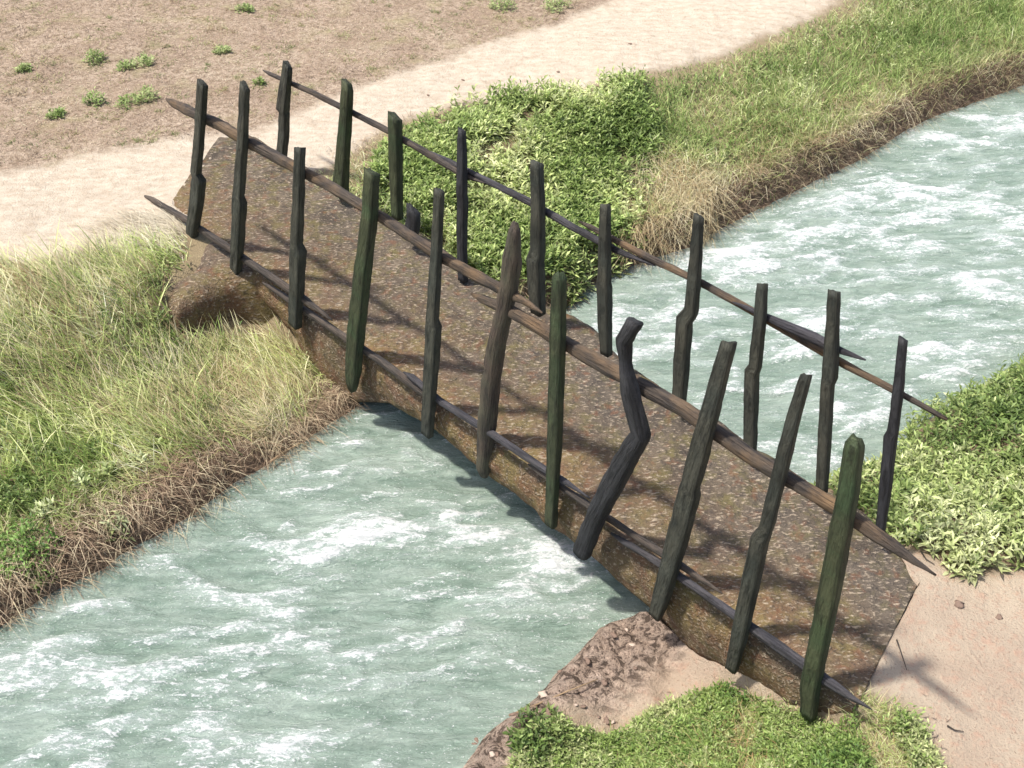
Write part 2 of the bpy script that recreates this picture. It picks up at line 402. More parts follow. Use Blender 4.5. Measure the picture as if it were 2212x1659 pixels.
Pn = P.copy(); Pn[:, 2] += np.where(top, bn*1.0, bn*.6); Pn += nn*np.where(top, 0, bn)[:, None]*1.2
# crumbling lumps along the far edge (before the second rail joint and near the bend)
fi = np.tile(np.arange(M), NS); sf = (P-PA)@axf
for (sc, wd, hg) in ((5.3, .3, .05), (6.9, .5, .04), (.35, .2, .05), (3.2, .5, .03)):
    Pn[:, 2] += np.where(fi < NT, hg*np.exp(-((sf-sc)/wd)**2)*np.exp(-(fi/9.)**2), 0)
edge = sstep(fi/NT*1., 0, .05)*(1-sstep(fi/NT*1., .93, 1.0)*.6)
Pn[:, 2] -= np.where(fi < NT, .05*(1-edge), 0)+.0
q = []
for i in range(NS-1):
    a = i*M; b = (i+1)*M
    for k in range(M):
        k2 = (k+1) % M; q.append((a+k, b+k, b+k2, a+k2))
ca = Pn[:M].mean(0); cb = Pn[-M:].mean(0); nv = len(Pn)
Pn = np.vstack([Pn, ca, cb]); t3 = [(nv, k, (k+1) % M) for k in range(M)]+[(nv+1, (NS-1)*M+(k+1) % M, (NS-1)*M+k) for k in range(M)]
sd_ = np.append(SD.ravel(), [1, 1])
part('deck', Pn, t3, q, EARTH, True, dict(side=sd_), None)

# abutment foot on the grassy bank
def blob(outline, z0, z1, grow=.04, name='abutment', raise_to=None):
    c0 = at(outline, z0); cxy = c0[:, :2]
    # resample outline
    pts = []
    n = len(cxy)
    for i in range(n):
        a, b = cxy[i], cxy[(i+1) % n]
        for t in np.linspace(0, 1, 9)[:-1]: pts.append(a+(b-a)*t)
    pts = np.array(pts)
    for _ in range(5): pts = (np.roll(pts, 1, 0)+pts*2+np.roll(pts, -1, 0))/4
    cen = pts.mean(0); m = len(pts); V = []; 
    prof = [(0., .0, 0), (.25, -.01, 0), (.5, -.03, 0), (.7, -.06, 0.2), (.85, -.10, .4), (.95, -.15, .7), (1., -.20, 1), (1.04, -.30, 1), (1.10, z1-z0, 1)]
    sdv = []
    for r, dz, sdd in prof:
        for p in pts:
            X = cen+(p-cen)*r; V.append((X[0], X[1], z0+dz)); sdv.append(sdd)
    V = np.array(V)
    qn = (V[:, :2]-PB[:2])@nn[:2]
    top = np.arange(len(V)) < m*6
    V[:, 2] += np.where(top, .08*(1-sstep(qn, -.1, .45)), 0)
    V[:, 2] += .03*fbm(V[:, 0]*5, V[:, 1]*5, 3); V[:, 0] += .025*fbm(V[:, 0]*6+3, V[:, 2]*6, 2)
    q = []
    for j in range(len(prof)-1):
        for k in range(m): q.append((j*m+k, (j+1)*m+k, (j+1)*m+(k+1) % m, j*m+(k+1) % m))
    return part(name, V, None, q, EARTH, True, dict(side=np.array(sdv)*.6+.4))
blob([(405,500),(412,545),(395,580),(347,606),(350,630),(372,650),(430,626),(500,598),(560,596),(600,590),(560,540),(480,500)], -.06, -.75)

# posts and rails: swept timbers, laid out in the vertical plane of their own side of the bridge
#
def timber(name, pts, Q, n, back=0., dep=1., rnd=.35, mat=W_POST, cut=.02, label=None, lump=.06, tilt=0., tip=False):
    pts = np.array(pts, float); Qo = Q-n*back
    w3 = onplane(pts[:, :2], Qo, n); dist = (w3-O)@np.array([0, cp, -sp]); wid = pts[:, 2]*dist/F
    # resample
    C = [w3[0]]; Wd = [wid[0]]
    for i in range(len(w3)-1):
        L = np.linalg.norm(w3[i+1]-w3[i]); k = max(1, int(L/.045))
        for j in range(1, k+1):
            C.append(w3[i]+(w3[i+1]-w3[i])*j/k); Wd.append(wid[i]+(wid[i+1]-wid[i])*j/k)
    C = np.array(C); Wd = np.array(Wd); m = len(C)
    T = np.gradient(C, axis=0); T /= np.linalg.norm(T, axis=1)[:, None]
    Ts = T.copy()
    for _ in range(2): Ts[1:-1] = (Ts[:-2]+Ts[1:-1]*2+Ts[2:])/4
    Ts /= np.linalg.norm(Ts, axis=1)[:, None]
    Sd = np.cross(Ts, n); Sd /= np.linalg.norm(Sd, axis=1)[:, None]; Dd = np.cross(Sd, Ts)
    K = 16; ang = (np.arange(K)+.5)/K*2*math.pi
    e = 1-.78*(1-rnd)
    cx_ = np.sign(np.cos(ang))*np.abs(np.cos(ang))**e; sx_ = np.sign(np.sin(ang))*np.abs(np.sin(ang))**e
    seed = abs(hash(tuple(pts[0]))) % 97
    al = np.concatenate([[0], np.cumsum(np.linalg.norm(np.diff(C, axis=0), axis=1))])
    ww = Wd*(1+(lump if rnd > .4 else .035)*fbm(al*5+seed, al*0+seed*.37, 3))
    mn = Wd.mean()
    dd_ = np.maximum(np.minimum(ww, mn*1.3), ww*.6)*dep
    V = C[:, None, :]+Sd[:, None, :]*(ww[:, None]*.5*cx_[None])[:, :, None]+Dd[:, None, :]*(dd_[:, None]*.5*sx_[None])[:, :, None]
    fs = 1.0 if (Dd[0]@n) > 0 else -1.0
    # knots and adze marks
    nz = fbm(al[:, None]*9+seed+ang[None]*0, ang[None]*1.6+seed+al[:, None]*0, 3)
    V += (Sd[:, None, :]*cx_[None, :, None]+Dd[:, None, :]*sx_[None, :, None])*(nz*mn*(.07 if rnd > .4 else .04))[:, :, None]
    if not tip:
        V[0] += -Ts[0][None]*(cut*(cx_*rng.uniform(-1.2, 1.2)+.22*rng.normal(size=K)) + fs*sx_*dd_[0]*.5*(.45 if rnd < .8 else .3))[:, None]; V[-1] += Ts[-1][None]*(cut*.15*rng.normal(size=K))[:, None]
    gr = np.stack([np.cos(ang)[None]*ww[:, None]*.5+seed, np.sin(ang)[None]*ww[:, None]*.5+al[:, None]*0, al[:, None]+ang[None]*0+seed], -1).reshape(-1, 3)
    V = V.reshape(-1, 3)
    q = [(i*K+k, (i+1)*K+k, (i+1)*K+(k+1) % K, i*K+(k+1) % K) for i in range(m-1) for k in range(K)]
    nv = len(V); V = np.vstack([V, V[:K].mean(0), V[-K:].mean(0)])
    gr = np.vstack([gr, gr[:K].mean(0), gr[-K:].mean(0)])
    t3 = [(nv, k, (k+1) % K) for k in range(K)]+[(nv+1, (m-1)*K+(k+1) % K, (m-1)*K+k) for k in range(K)]
    o = part(name, V, t3, q, mat, False, dict(gr=gr), label)
    return o
ON = PB+nn*.10; OFF_ = PA+nf*.0          # near posts stand just proud of the near face
near = [
 ([(438,178,25),(430,300,25),(424,366,25),(423,372,26),(430,386,33),(424,440,31),(413,520,27)], W_POST, 'square post at the path end of the near railing'),
 ([(529,184,23),(524,300,25),(517,412,27),(516,418,27),(518,432,34),(514,510,31),(507,618,25)], W_POST, None),
 ([(648,318,25),(645,420,28),(641,516,29),(640,522,29),(644,538,37),(641,620,34),(637,701,30)], W_POST, None),
 ([(803,370,35),(798,470,36),(782,600,39),(768,730,39),(763,800,36),(760,828,28),(760,841,20)], W_MOSS, 'mossy green post with a rounded foot'),
 ([(949,410,23),(943,540,26),(935,680,28),(934,686,28),(937,702,35),(931,800,32),(923,938,27)], W_POST, None),
 ([(1207,590,22),(1208,602,32),(1205,740,36),(1200,900,34),(1194,1040,29),(1190,1133,27)], W_MOSS, None),
 ([(1574,738,32),(1545,850,38),(1515,960,42),(1494,1040,41),(1492,1046,41),(1490,1062,47),(1465,1160,46),(1440,1250,40),(1424,1305,34),(1416,1330,30)], W_POST, 'thick leaning post with an axe step halfway'),
 ([(1742,810,24),(1715,900,30),(1685,1020,32),(1657,1135,30),(1655,1141,30),(1642,1165,38),(1617,1280,37),(1596,1380,34),(1580,1446,26)], W_POST, 'slim post leaning right of the thick leaning one'),
 ([(1850,944,22),(1847,958,40),(1833,1060,44),(1812,1170,46),(1790,1290,44),(1765,1410,42),(1751,1480,42),(1746,1547,33)], W_MOSS, 'broad post with a pointed head at the sandy end'),
]
for p, m_, lb in near: timber('post', p, ON+nn*.05, nn, 0, .62, .12, m_, .03, lb)
timber('post', [(1113,480,12),(1111,500,28),(1107,560,44),(1100,620,42),(1088,680,40),(1074,740,42),(1062,820,44),(1054,900,44),(1047,980,38),(1045,1010,34),(1046,1026,22)],
       ON-nn*.02, nn, 0, .9, .9, W_RED, .01, 'round log post with a bullet shaped head, behind the rails', .08)
timber('post', [(1371,693,36),(1348,735,36),(1350,782,27),(1362,850,42),(1384,938,44),(1345,1005,50),(1290,1110,44),(1257,1192,42)],
       ON+nn*.10, nn, 0, .85, .6, W_DARK, .02, 'crooked black post bent like an elbow', .07)
far = [
 ([(622,140,22),(617,180,26),(611,238,31),(614,244,25),(613,290,25),(607,346,24)], W_POST, 'far post with a slanted head at the path end'),
 ([(749,177,23),(750,195,28),(745,280,29),(739,360,33),(735,418,38)], W_MOSS, None),
 ([(853,250,32),(854,300,33),(856,400,30),(858,470,25)], W_MOSS, None),
 ([(998,280,18),(998,340,23),(998,410,25),(997,416,25),(999,430,25),(998,520,24),(1000,606,22)], W_DARK, None),
 ([(1160,350,28),(1162,450,32),(1162,540,33),(1161,546,33),(1157,560,39),(1159,620,38),(1163,676,33)], W_POST, None),
 ([(1308,441,23),(1307,520,27),(1306,600,29),(1305,606,29),(1306,620,34),(1307,700,30),(1310,765,25)], W_POST, None),
 ([(1509,465,22),(1503,560,27),(1494,668,31),(1492,674,32),(1479,690,34),(1473,780,34),(1467,868,30)], W_POST, None),
 ([(1647,612,22),(1641,700,27),(1632,785,27),(1631,791,27),(1624,803,31),(1622,890,30),(1620,972,28)], W_POST, None),
 ([(1802,628,26),(1798,720,29),(1794,790,33),(1792,814,32),(1788,830,27),(1782,940,28),(1775,1060,25)], W_POST, None),
 ([(1951,731,19),(1942,830,22),(1930,925,23),(1929,931,23),(1924,945,27),(1913,1050,25),(1901,1148,20)], W_DARK, 'thin post nearest the leafy bank on the far side'),
]
for p, m_, lb in far: timber('post', p, PA, nf, 0, .62, .12, m_, .02, lb)
timber('post_stump', [(888,444,20),(893,460,36),(893,480,34),(886,512,36)], PA+nf*.03, nf, 0, .5, .2, W_DARK, .03, 'short broken stump of a post on the far edge')

rails = [
 ('handrail', [(359,214,5),(372,222,17),(400,236,24),(470,268,27),(545,311,27),(620,352,27),(700,395,25),(830,473,26),(900,520,27),(960,558,27),(1040,602,28),(1100,634,24),(1140,655,15),(1172,676,4)], W_RAIL, .07, None),
 ('handrail', [(1018,634,6),(1040,645,18),(1100,670,30),(1200,729,34),(1330,804,36),(1480,886,38),(1620,985,38),(1720,1045,36),(1800,1092,36),(1880,1145,36),(1930,1180,30),(1975,1212,16),(2022,1243,4)], W_RAIL, .075, 'thicker handrail log with bare orange wood'),
 ('low_rail', [(313,424,5),(330,432,13),(400,473,17),(500,540,18),(600,608,19),(660,648,18),(700,678,10),(718,693,3)], W_THIN, .055, None),
 ('low_rail', [(568,611,4),(590,624,13),(640,658,17),(740,725,18),(830,785,20),(900,838,20),(940,866,12),(968,884,3)], W_THIN, .075, None),
 ('low_rail', [(872,804,4),(890,814,15),(950,866,18),(1060,935,18),(1160,1003,18),(1220,1040,15),(1274,1076,3)], W_BLUE, .06, None),
 ('low_rail', [(1141,1003,4),(1165,1020,14),(1210,1050,16),(1300,1110,18),(1380,1163,18),(1450,1208,20),(1520,1255,14),(1560,1282,3)], W_THIN, .08, None),
 ('low_rail', [(1320,1152,5),(1345,1168,15),(1430,1220,18),(1520,1282,20),(1600,1338,24),(1690,1402,28),(1760,1452,28),(1810,1487,24),(1845,1510,14),(1884,1533,3)], W_BLUE, .06, 'dark pointed low rail at the sandy end'),
]
for nm, p, m_, bk, lb in rails:
    timber(nm, p, ON, nn, bk-.05 if nm == 'handrail' else bk-.07, .8, .9, m_, 0, lb, .05, tip=True)
frails = [
 ([(569,152,4),(582,159,9),(680,202,13),(750,238,14),(830,278,14),(930,335,16),(1000,378,14),(1048,396,3)], W_THIN, 0),
 ([(930,328,4),(960,343,11),(1040,384,14),(1140,434,17),(1240,492,18),(1330,540,16),(1380,560,10),(1416,574,3)], W_BLUE, .02),
 ([(1250,478,4),(1275,490,12),(1400,556,17),(1500,603,18),(1640,680,19),(1780,762,20),(1860,806,17),(1930,842,16),(2000,880,14),(2046,906,10)], W_RAIL, .03),
 ([(1582,652,3),(1610,664,10),(1680,696,20),(1760,730,26),(1810,755,18),(1870,778,3)], W_BLUE, -.01),
]
for p, m_, bk in frails: timber('handrail', p, PA, nf, bk+.06, .8, .9, m_, 0, None, .05, tip=True)

# ------------------------------------------------------------------ plants
def norm(v): return v/np.maximum(np.linalg.norm(v, axis=-1, keepdims=True), 1e-6)
def blades(name, pos, length, width, lean, droop, col, mat, segs=4, parent=None):
    """curved grass blades; lean = (N,2) horizontal lean, droop = how far the tip hangs"""
    N = len(pos); length = np.broadcast_to(length, N); width = np.broadcast_to(width, N); droop = np.broadcast_to(droop, N)
    d0 = norm(np.concatenate([lean, np.ones((N, 1))], 1)); ang = rng.uniform(0, math.pi, N)
    side = np.stack([np.cos(ang), np.sin(ang), np.zeros(N)], 1)
    hd = norm(np.concatenate([lean+rng.normal(size=(N, 2))*.12, np.zeros((N, 1))], 1))
    V = np.zeros((N, 2*segs+1, 3)); CC = np.zeros((N, 2*segs+1, 3))
    for k in range(segs+1):
        t = k/segs
        p = pos+d0*(length*t)[:, None]+hd*(length*droop*t*t*.7)[:, None]; p[:, 2] -= length*droop*t*t*.75
        w = width*(1-t**1.6)*.5*(.7+.6*t if t < .5 else 1)
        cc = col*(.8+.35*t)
        if k < segs:
            V[:, 2*k] = p-side*w[:, None]; V[:, 2*k+1] = p+side*w[:, None]; CC[:, 2*k] = CC[:, 2*k+1] = cc
        else: V[:, 2*k] = p; CC[:, 2*k] = cc
    b = (np.arange(N)*(2*segs+1))[:, None]; T = []
    for k in range(segs-1): T += [b+np.array([[2*k, 2*k+1, 2*k+3]]), b+np.array([[2*k, 2*k+3, 2*k+2]])]
    T.append(b+np.array([[2*segs-2, 2*segs-1, 2*segs]]))
    return link(name, V.reshape(-1, 3), np.concatenate(T), None, mat, parent, False, dict(col=CC.reshape(-1, 3)))
def leaves(name, base, dirv, L, Wd, col, mat=LEAF, parent=None, extra=None):
    N = len(base); dirv = norm(dirv); up = np.tile([0, 0, 1.], (N, 1))
    side = norm(np.cross(dirv, up)+rng.normal(size=(N, 3))*.25); nr = norm(np.cross(side, dirv))
    L = np.broadcast_to(L, N)[:, None]; Wd = np.broadcast_to(Wd, N)[:, None]
    V = np.zeros((N, 6, 3))
    V[:, 0] = base; mid = base+dirv*L*.45-nr*L*.0
    V[:, 1] = mid-side*Wd*.5+nr*Wd*.22; V[:, 2] = mid; V[:, 3] = mid+side*Wd*.5+nr*Wd*.22
    V[:, 4] = base+dirv*L*.75-up*L*.05; V[:, 5] = base+dirv*L*.97-up*L*.16
    V[:, 4] += 0
    b = (np.arange(N)*6)[:, None]
    T = np.concatenate([b+np.array([[0, 2, 1]]), b+np.array([[0, 3, 2]]), b+np.array([[1, 2, 5]]), b+np.array([[2, 3, 5]])])
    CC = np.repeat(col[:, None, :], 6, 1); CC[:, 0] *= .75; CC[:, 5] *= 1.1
    V = V.reshape(-1, 3)[:, :]
    return link(name, V, T, None, mat, parent, False, dict(col=CC.reshape(-1, 3)))
def shoots(x, y, h, nl, L, spread=.35, pal=None, hmin=.0, wr=.3):
    """leaves along short upright stems; returns arrays for leaves()"""
    z = terrain(x, y); N = len(x); tot = N*nl
    i = np.repeat(np.arange(N), nl); k = np.tile(np.arange(nl), N)
    t = hmin+(1-hmin)*(k+.5)/nl
    az = k*2.4+rng.uniform(0, 6.28, N)[i]; h = np.broadcast_to(h, N)
    ln = rng.normal(size=(N, 2))*.25
    base = np.stack([x[i]+ln[i, 0]*h[i]*t, y[i]+ln[i, 1]*h[i]*t, z[i]+h[i]*t], 1)
    el = rng.normal(.35, .3, tot)+t*.45
    d = np.stack([np.cos(az)*np.cos(el), np.sin(az)*np.cos(el), np.sin(el)], 1)
    l = L*rng.uniform(.6, 1.25, tot)*(1.1-.4*t); 
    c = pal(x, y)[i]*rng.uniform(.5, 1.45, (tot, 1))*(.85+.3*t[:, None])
    return base, d, l, l*wr*rng.uniform(.8, 1.2, tot), c
def scatter(n, poly, box=None):
    P = np.array(poly); lo = P.min(0); hi = P.max(0)
    lo = np.maximum(lo, [-7.2, 3.0]); hi = np.minimum(hi, [8.6, 17.2])
    x = rng.uniform(lo[0], hi[0], n); y = rng.uniform(lo[1], hi[1], n)
    k = inpoly(x, y, poly); x = x[k]; y = y[k]
    # keep to what the view and a step beside it can see
    dep = y*cp+H*sp; k = (np.abs(x)/dep < .60); return x[k], y[k]
FOOT = [tuple(p[:2]) for p in at([(410,500),(412,548),(392,582),(350,608),(352,640),(378,662),(440,650),(500,628),(560,620),(600,600),(560,540),(480,500)], -.06)]
def offbridge(x, y, m=.0):
    return ~inpoly(x, y, FOOT) & ~inpoly(x, y, [tuple(p[:2]) for p in (PA-nf*m, PB+nn*m, PD+nn*m, PC-nf*m)])
def palette(cols, sc=.8, seed=0):
    cols = np.array(cols, float)
    def f(x, y):
        t = np.clip(fbm(x*sc+seed, y*sc+seed*2, 3)*.9+.5+rng.normal(size=len(x))*.22, 0, .999)*(len(cols)-1)
        i = t.astype(int); fr = (t-i)[:, None]; return cols[i]*(1-fr)+cols[np.minimum(i+1, len(cols)-1)]*fr
    return f
G_GRASS = palette([(.16,.24,.06),(.28,.37,.10),(.42,.49,.17),(.56,.59,.27),(.72,.70,.44)], 1.6, 3)
G_FAR = palette([(.15,.22,.06),(.26,.35,.11),(.40,.46,.18),(.56,.55,.29),(.68,.62,.42)], .9, 23)
G_LEAF = palette([(.11,.17,.045),(.22,.29,.09),(.36,.42,.16),(.56,.59,.32)], 1.2, 9)
G_STRAW = palette([(.30,.20,.11),(.44,.34,.19),(.56,.47,.28),(.62,.56,.38)], 2., 5)
G_ROOT = palette([(.14,.09,.06),(.28,.19,.125),(.42,.31,.21),(.54,.45,.30)], 3., 7)

# the leafy ground cover beside the bridge, on the far bank and at the bottom
x, y = scatter(17000, LEAFY1); ed = segdist(x, y, LEAFY1+LEAFY1[:1]); k = offbridge(x, y) & (rng.random(len(x)) < .25+.75*sstep(ed, .0, .5)) & ~inpoly(x, y, RIVER); x, y = x[k], y[k]
keep = fbm(x*2.3+4, y*2.3, 3)+rng.normal(size=len(x))*.15 > -.22; x, y = x[keep], y[keep]
hb = .10+.13*np.clip(fbm(x*1.5, y*1.5+30, 3)+.5, 0, 1.2)
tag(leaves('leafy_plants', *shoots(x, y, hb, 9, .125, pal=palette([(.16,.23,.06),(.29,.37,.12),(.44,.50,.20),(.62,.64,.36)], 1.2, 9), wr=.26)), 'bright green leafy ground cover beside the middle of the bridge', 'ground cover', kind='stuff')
x, y = scatter(19000, VEG_R); k = offbridge(x, y) & ~inpoly(x, y, RIVER); x, y = x[k], y[k]
hb = .10+.12*np.clip(fbm(x*1.5, y*1.5+60, 3)+.5, 0, 1.2)
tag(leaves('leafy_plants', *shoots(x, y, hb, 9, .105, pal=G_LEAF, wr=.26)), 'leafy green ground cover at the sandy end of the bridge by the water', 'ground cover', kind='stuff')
x, y = scatter(16000, VEG_B); k = offbridge(x, y, .12) & (fbm(x*2.6+9, y*2.6, 3)+rng.normal(size=len(x))*.12 > -.22); x, y = x[k], y[k]
hb = .05+.09*np.clip(fbm(x*1.5, y*1.5+90, 3)+.5, 0, 1.2)
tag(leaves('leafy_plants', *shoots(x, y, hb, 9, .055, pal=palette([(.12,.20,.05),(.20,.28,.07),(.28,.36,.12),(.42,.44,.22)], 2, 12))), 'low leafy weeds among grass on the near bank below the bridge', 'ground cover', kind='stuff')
x, y = scatter(42000, VEG_B); k = offbridge(x, y, .12); x, y = x[k], y[k]; N = len(x)
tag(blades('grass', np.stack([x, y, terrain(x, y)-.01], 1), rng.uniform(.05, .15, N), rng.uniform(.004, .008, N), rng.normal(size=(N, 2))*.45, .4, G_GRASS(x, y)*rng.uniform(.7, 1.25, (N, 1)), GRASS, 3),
    'short mixed green grass on the near bank below the bridge', 'grass', kind='stuff')

# long grass of the first bank: left stretch and right stretch
x, y = scatter(430000, BANK1); k = offbridge(x, y, .02) & ~inpoly(x, y, RIVER)
x, y = x[k], y[k]; dd = segdist(x, y, w1); le = inpoly(x, y, LEAFY1); dp = segdist(x, y, [tuple(p) for p in path_lo])
farside = (x-PB[0])*nn[0]+(y-PB[1])*nn[1] < -.3
thin = rng.random(len(x)) < np.where(le, .3, 1)*np.where(farside, sstep(dd, 0, .3), sstep(dd, .12, .6))*np.clip(dp/.3+.15, 0, 1)*np.where(dp < .9, .75, 1)
x, y, dp, dd = x[thin], y[thin], dp[thin], dd[thin]; s_ = (x-PB[0])*axn[0]+(y-PB[1])*axn[1]
left = (x-PB[0])*nn[0]+(y-PB[1])*nn[1] > -.3
cl = fbm(x*1.1+5, y*1.1, 3)
for sel, nm, lb, ll, lean0, pal in ((left, 'grass', 'long pale green grass leaning on the bank below the path end', .34, (-.42, .12), G_GRASS),
                                    (~left, 'grass', 'green grass growing along the far bank above the river bend', .29, (-.12, .05), G_FAR)):
    X_, Y_ = x[sel], y[sel]; N = len(X_); c_ = cl[sel]
    L = ll*rng.uniform(.35, 1.0, N)*(1+.5*c_)*np.clip(.35+dp[sel]*.8, .35, 1)
    lean = np.array(lean0)[None]*(1+c_[:, None])+rng.normal(size=(N, 2))*.38
    colr = np.minimum(pal(X_, Y_)*rng.uniform(.7, 1.6, (N, 1)), .85)
    br = np.clip(1-dd[sel]/(.9 if left is sel else .5), 0, 1)[:, None]*rng.random((N, 1)); colr = colr*(1-br)+G_ROOT(X_, Y_)*br*1.3
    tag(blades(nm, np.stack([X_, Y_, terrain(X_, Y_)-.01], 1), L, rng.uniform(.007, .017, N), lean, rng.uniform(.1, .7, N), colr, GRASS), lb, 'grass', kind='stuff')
# broad weeds mixed in the long grass
x, y = scatter(24000, BANK1); k = offbridge(x, y, .1) & ~inpoly(x, y, RIVER) & ~inpoly(x, y, LEAFY1) & (segdist(x, y, w1) > .55) & (segdist(x, y, [tuple(p) for p in path_lo]) > .35)
k &= fbm(x*1.3+70, y*1.3, 3) > -.12; x, y = x[k], y[k]
tag(leaves('weeds', *shoots(x, y, rng.uniform(.08, .24, len(x)), 9, .08, pal=G_LEAF, wr=.22)), 'broad leaved weeds scattered through the long grass', 'weeds', kind='stuff')
# roots and dead grass of the steep edge
x, y = scatter(620000, BANK1); dd = segdist(x, y, w1); k = (dd < .75) & ~inpoly(x, y, RIVER) & offbridge(x, y, -.3); x, y, dd = x[k], y[k], dd[k]
k = rng.random(len(x)) < 1-sstep(dd, .35, .75)*.85; x, y, dd = x[k], y[k], dd[k]; N = len(x)
nrm = np.array([.69, -.72])
tag(blades('dead_grass', np.stack([x, y, terrain(x, y)-.01], 1), rng.uniform(.05, .17, N), rng.uniform(.004, .009, N), nrm[None]*.5+rng.normal(size=(N, 2))*.6, rng.uniform(.3, 1.3, N), G_ROOT(x, y)*rng.uniform(.5, 1.2, (N, 1)), STRAW, 3),
    'brown dead grass and roots hanging over the water edge', 'dead grass', kind='stuff')
# pale straw: long stalks on the left slope, hanging straw at the bend, matted straw by the bridge end
def straw(n, poly, L, lean, dr, lb, pal=G_STRAW, w=(.004, .009), lift=.0, spread=.3):
    x, y = scatter(n, poly); k = ~inpoly(x, y, RIVER) & offbridge(x, y); x, y = x[k], y[k]; N = len(x)
    k = fbm(x*2.1+8, y*2.1+3, 2)+rng.normal(size=N)*.3 > -.15; x, y = x[k], y[k]; N = len(x)
    tag(blades('straw', np.stack([x, y, terrain(x, y)+lift], 1), rng.uniform(L[0], L[1], N), rng.uniform(w[0], w[1], N), np.array(lean)[None]+rng.normal(size=(N, 2))*spread, rng.uniform(dr[0], dr[1], N), pal(x, y)*rng.uniform(.8, 1.15, (N, 1)), STRAW, 5), lb, 'straw', kind='stuff')
straw(9000, gpoly([(0,640),(230,560),(420,640),(640,720),(700,870),(560,1000),(420,980),(160,900),(0,900)]), (.25, .5), (-.5, .2), (.1, .45), 'pale dry stalks standing among the long grass below the path end')
straw(7000, gpoly([(-60,590),(200,560),(420,680),(640,760),(690,900),(560,1000),(380,1000),(160,980),(-60,1150)]), (.28, .55), (-.55, .25), (.1, .6), 'tall coarse green blades standing out of the long grass below the path end', palette([(.22,.30,.08),(.36,.42,.14),(.56,.58,.26),(.70,.66,.40)], 2, 77), (.008, .016))
straw(9000, gpoly([(1480,420),(1640,330),(1800,270),(2000,190),(2260,90),(2260,200),(2010,290),(1870,380),(1640,480),(1540,560)]), (.14, .34), (.1, -.55), (.5, 1.5), 'tawny grass bending down to the water all along the far bank', palette([(.30,.27,.12),(.46,.40,.22),(.60,.52,.33),(.66,.60,.42)], 2, 78))
straw(13000, gpoly([(-60,1180),(150,1090),(330,980),(520,930),(700,850),(780,870),(700,940),(520,1060),(300,1200),(-60,1400)]), (.12, .32), (.25, -.3), (.4, 1.4), 'matted tan stalks hanging over the brown water edge of the grassy bank', palette([(.24,.16,.10),(.36,.26,.17),(.48,.39,.26),(.56,.50,.32)], 2, 79))
straw(3600, gpoly([(430,820),(560,780),(640,880),(600,1000),(480,1020)]), (.25, .5), (-.25, .0), (.3, 1.0), 'tall dry stalks drooping towards the water below the bridge')
straw(5200, gpoly([(1380,330),(1500,330),(1560,430),(1540,520),(1400,560),(1340,560)]), (.2, .45), (-.1, -.5), (.5, 1.5), 'long straw hanging over the bank at the river bend')
straw(5200, gpoly([(1600,240),(1850,200),(1900,300),(1700,390),(1600,420)]), (.15, .35), (0, -.3), (.4, 1.2), 'tawny dry grass on the far bank upstream of the bend')
straw(3600, gpoly([(1900,120),(2212,60),(2212,170),(1980,250)]), (.12, .3), (0, -.3), (.4, 1.2), 'dry grass at the farthest stretch of the bank')
straw(5200, gpoly([(200,500),(300,470),(400,470),(420,560),(340,610),(220,570)]), (.12, .34), (-.9, .6), (.6, 1.2), 'matted bleached straw beside the path end of the bridge', palette([(.34,.27,.18),(.48,.41,.29),(.60,.54,.42)], 2, 3), lift=.0)
straw(2600, gpoly([(700,330),(800,300),(900,240),(880,300),(800,420),(730,400)]), (.06, .16), (0, 0), (.5, 1.2), 'short dry brown stems at the edge of the path by the far railing', G_ROOT, lift=.01)
straw(9000, VEG_B, (.08, .2), (.0, .0), (.4, 1.2), 'thin dry stems among the weeds on the near bank', palette([(.4,.22,.12),(.45,.38,.18),(.55,.5,.3)], 2, 3), (.003, .006))

# litter lying on the field, path edge and sandy bank
def litter(n, poly, lb, pal, L=(.02, .07), cond=None, w=(.004, .010)):
    x, y = scatter(n, poly); k = ~inpoly(x, y, RIVER) & offbridge(x, y, .02)
    if cond is not None: k &= cond(x, y)
    x, y = x[k], y[k]; N = len(x); a = rng.uniform(0, 6.28, N)
    tag(blades('plant_litter', np.stack([x, y, terrain(x, y)+.004], 1), rng.uniform(L[0], L[1], N), rng.uniform(w[0], w[1], N), np.stack([np.cos(a), np.sin(a)], 1)*rng.uniform(1.5, 6, (N, 1)), rng.uniform(0, .3, N), pal(x, y)*rng.uniform(.6, 1.2, (N, 1)), STRAW, 2), lb, 'plant litter', kind='stuff')
FIELD = [(-9, 8)]+path_up+[(12, 30), (-9, 30)]
FP = palette([(.07,.045,.03),(.20,.13,.09),(.40,.27,.19),(.50,.42,.26),(.58,.5,.36)], 1.5, 31)
litter(110000, FIELD, 'small brown straw litter and stubble all over the dry field', FP)
SANDY = [tuple(p) for p in W2]+[(12, 14), (12, 1), (-2, 1)]
litter(9000, SANDY, 'sparse dark twig litter on the sandy bank', palette([(.08,.05,.035),(.18,.11,.075),(.32,.22,.15)], 2, 40), (.01, .04),
       lambda x, y: fbm(x*1.7, y*1.7+5, 3)+rng.normal(size=len(x))*.25 > .0, (.003, .006))
x, y = scatter(1500, FIELD); rr_ = rng.uniform(.02, .09, len(x)); m_ = 26
x = np.repeat(x, m_)+rng.normal(size=len(x)*m_)*np.repeat(rr_, m_); y = np.repeat(y, m_)+rng.normal(size=len(y)*m_)*np.repeat(rr_, m_)
k = inpoly(x, y, FIELD); x, y = x[k], y[k]; N = len(x)
tag(blades('sparse_grass', np.stack([x, y, terrain(x, y)], 1), rng.uniform(.02, .08, N), rng.uniform(.006, .012, N), rng.normal(size=(N, 2))*.7, .5, palette([(.14,.17,.06),(.30,.33,.13),(.46,.44,.22),(.34,.24,.15)], 2, 50)(x, y), GRASS, 3), 'thin yellow green grass sprouting on the dry field', 'grass', kind='stuff')
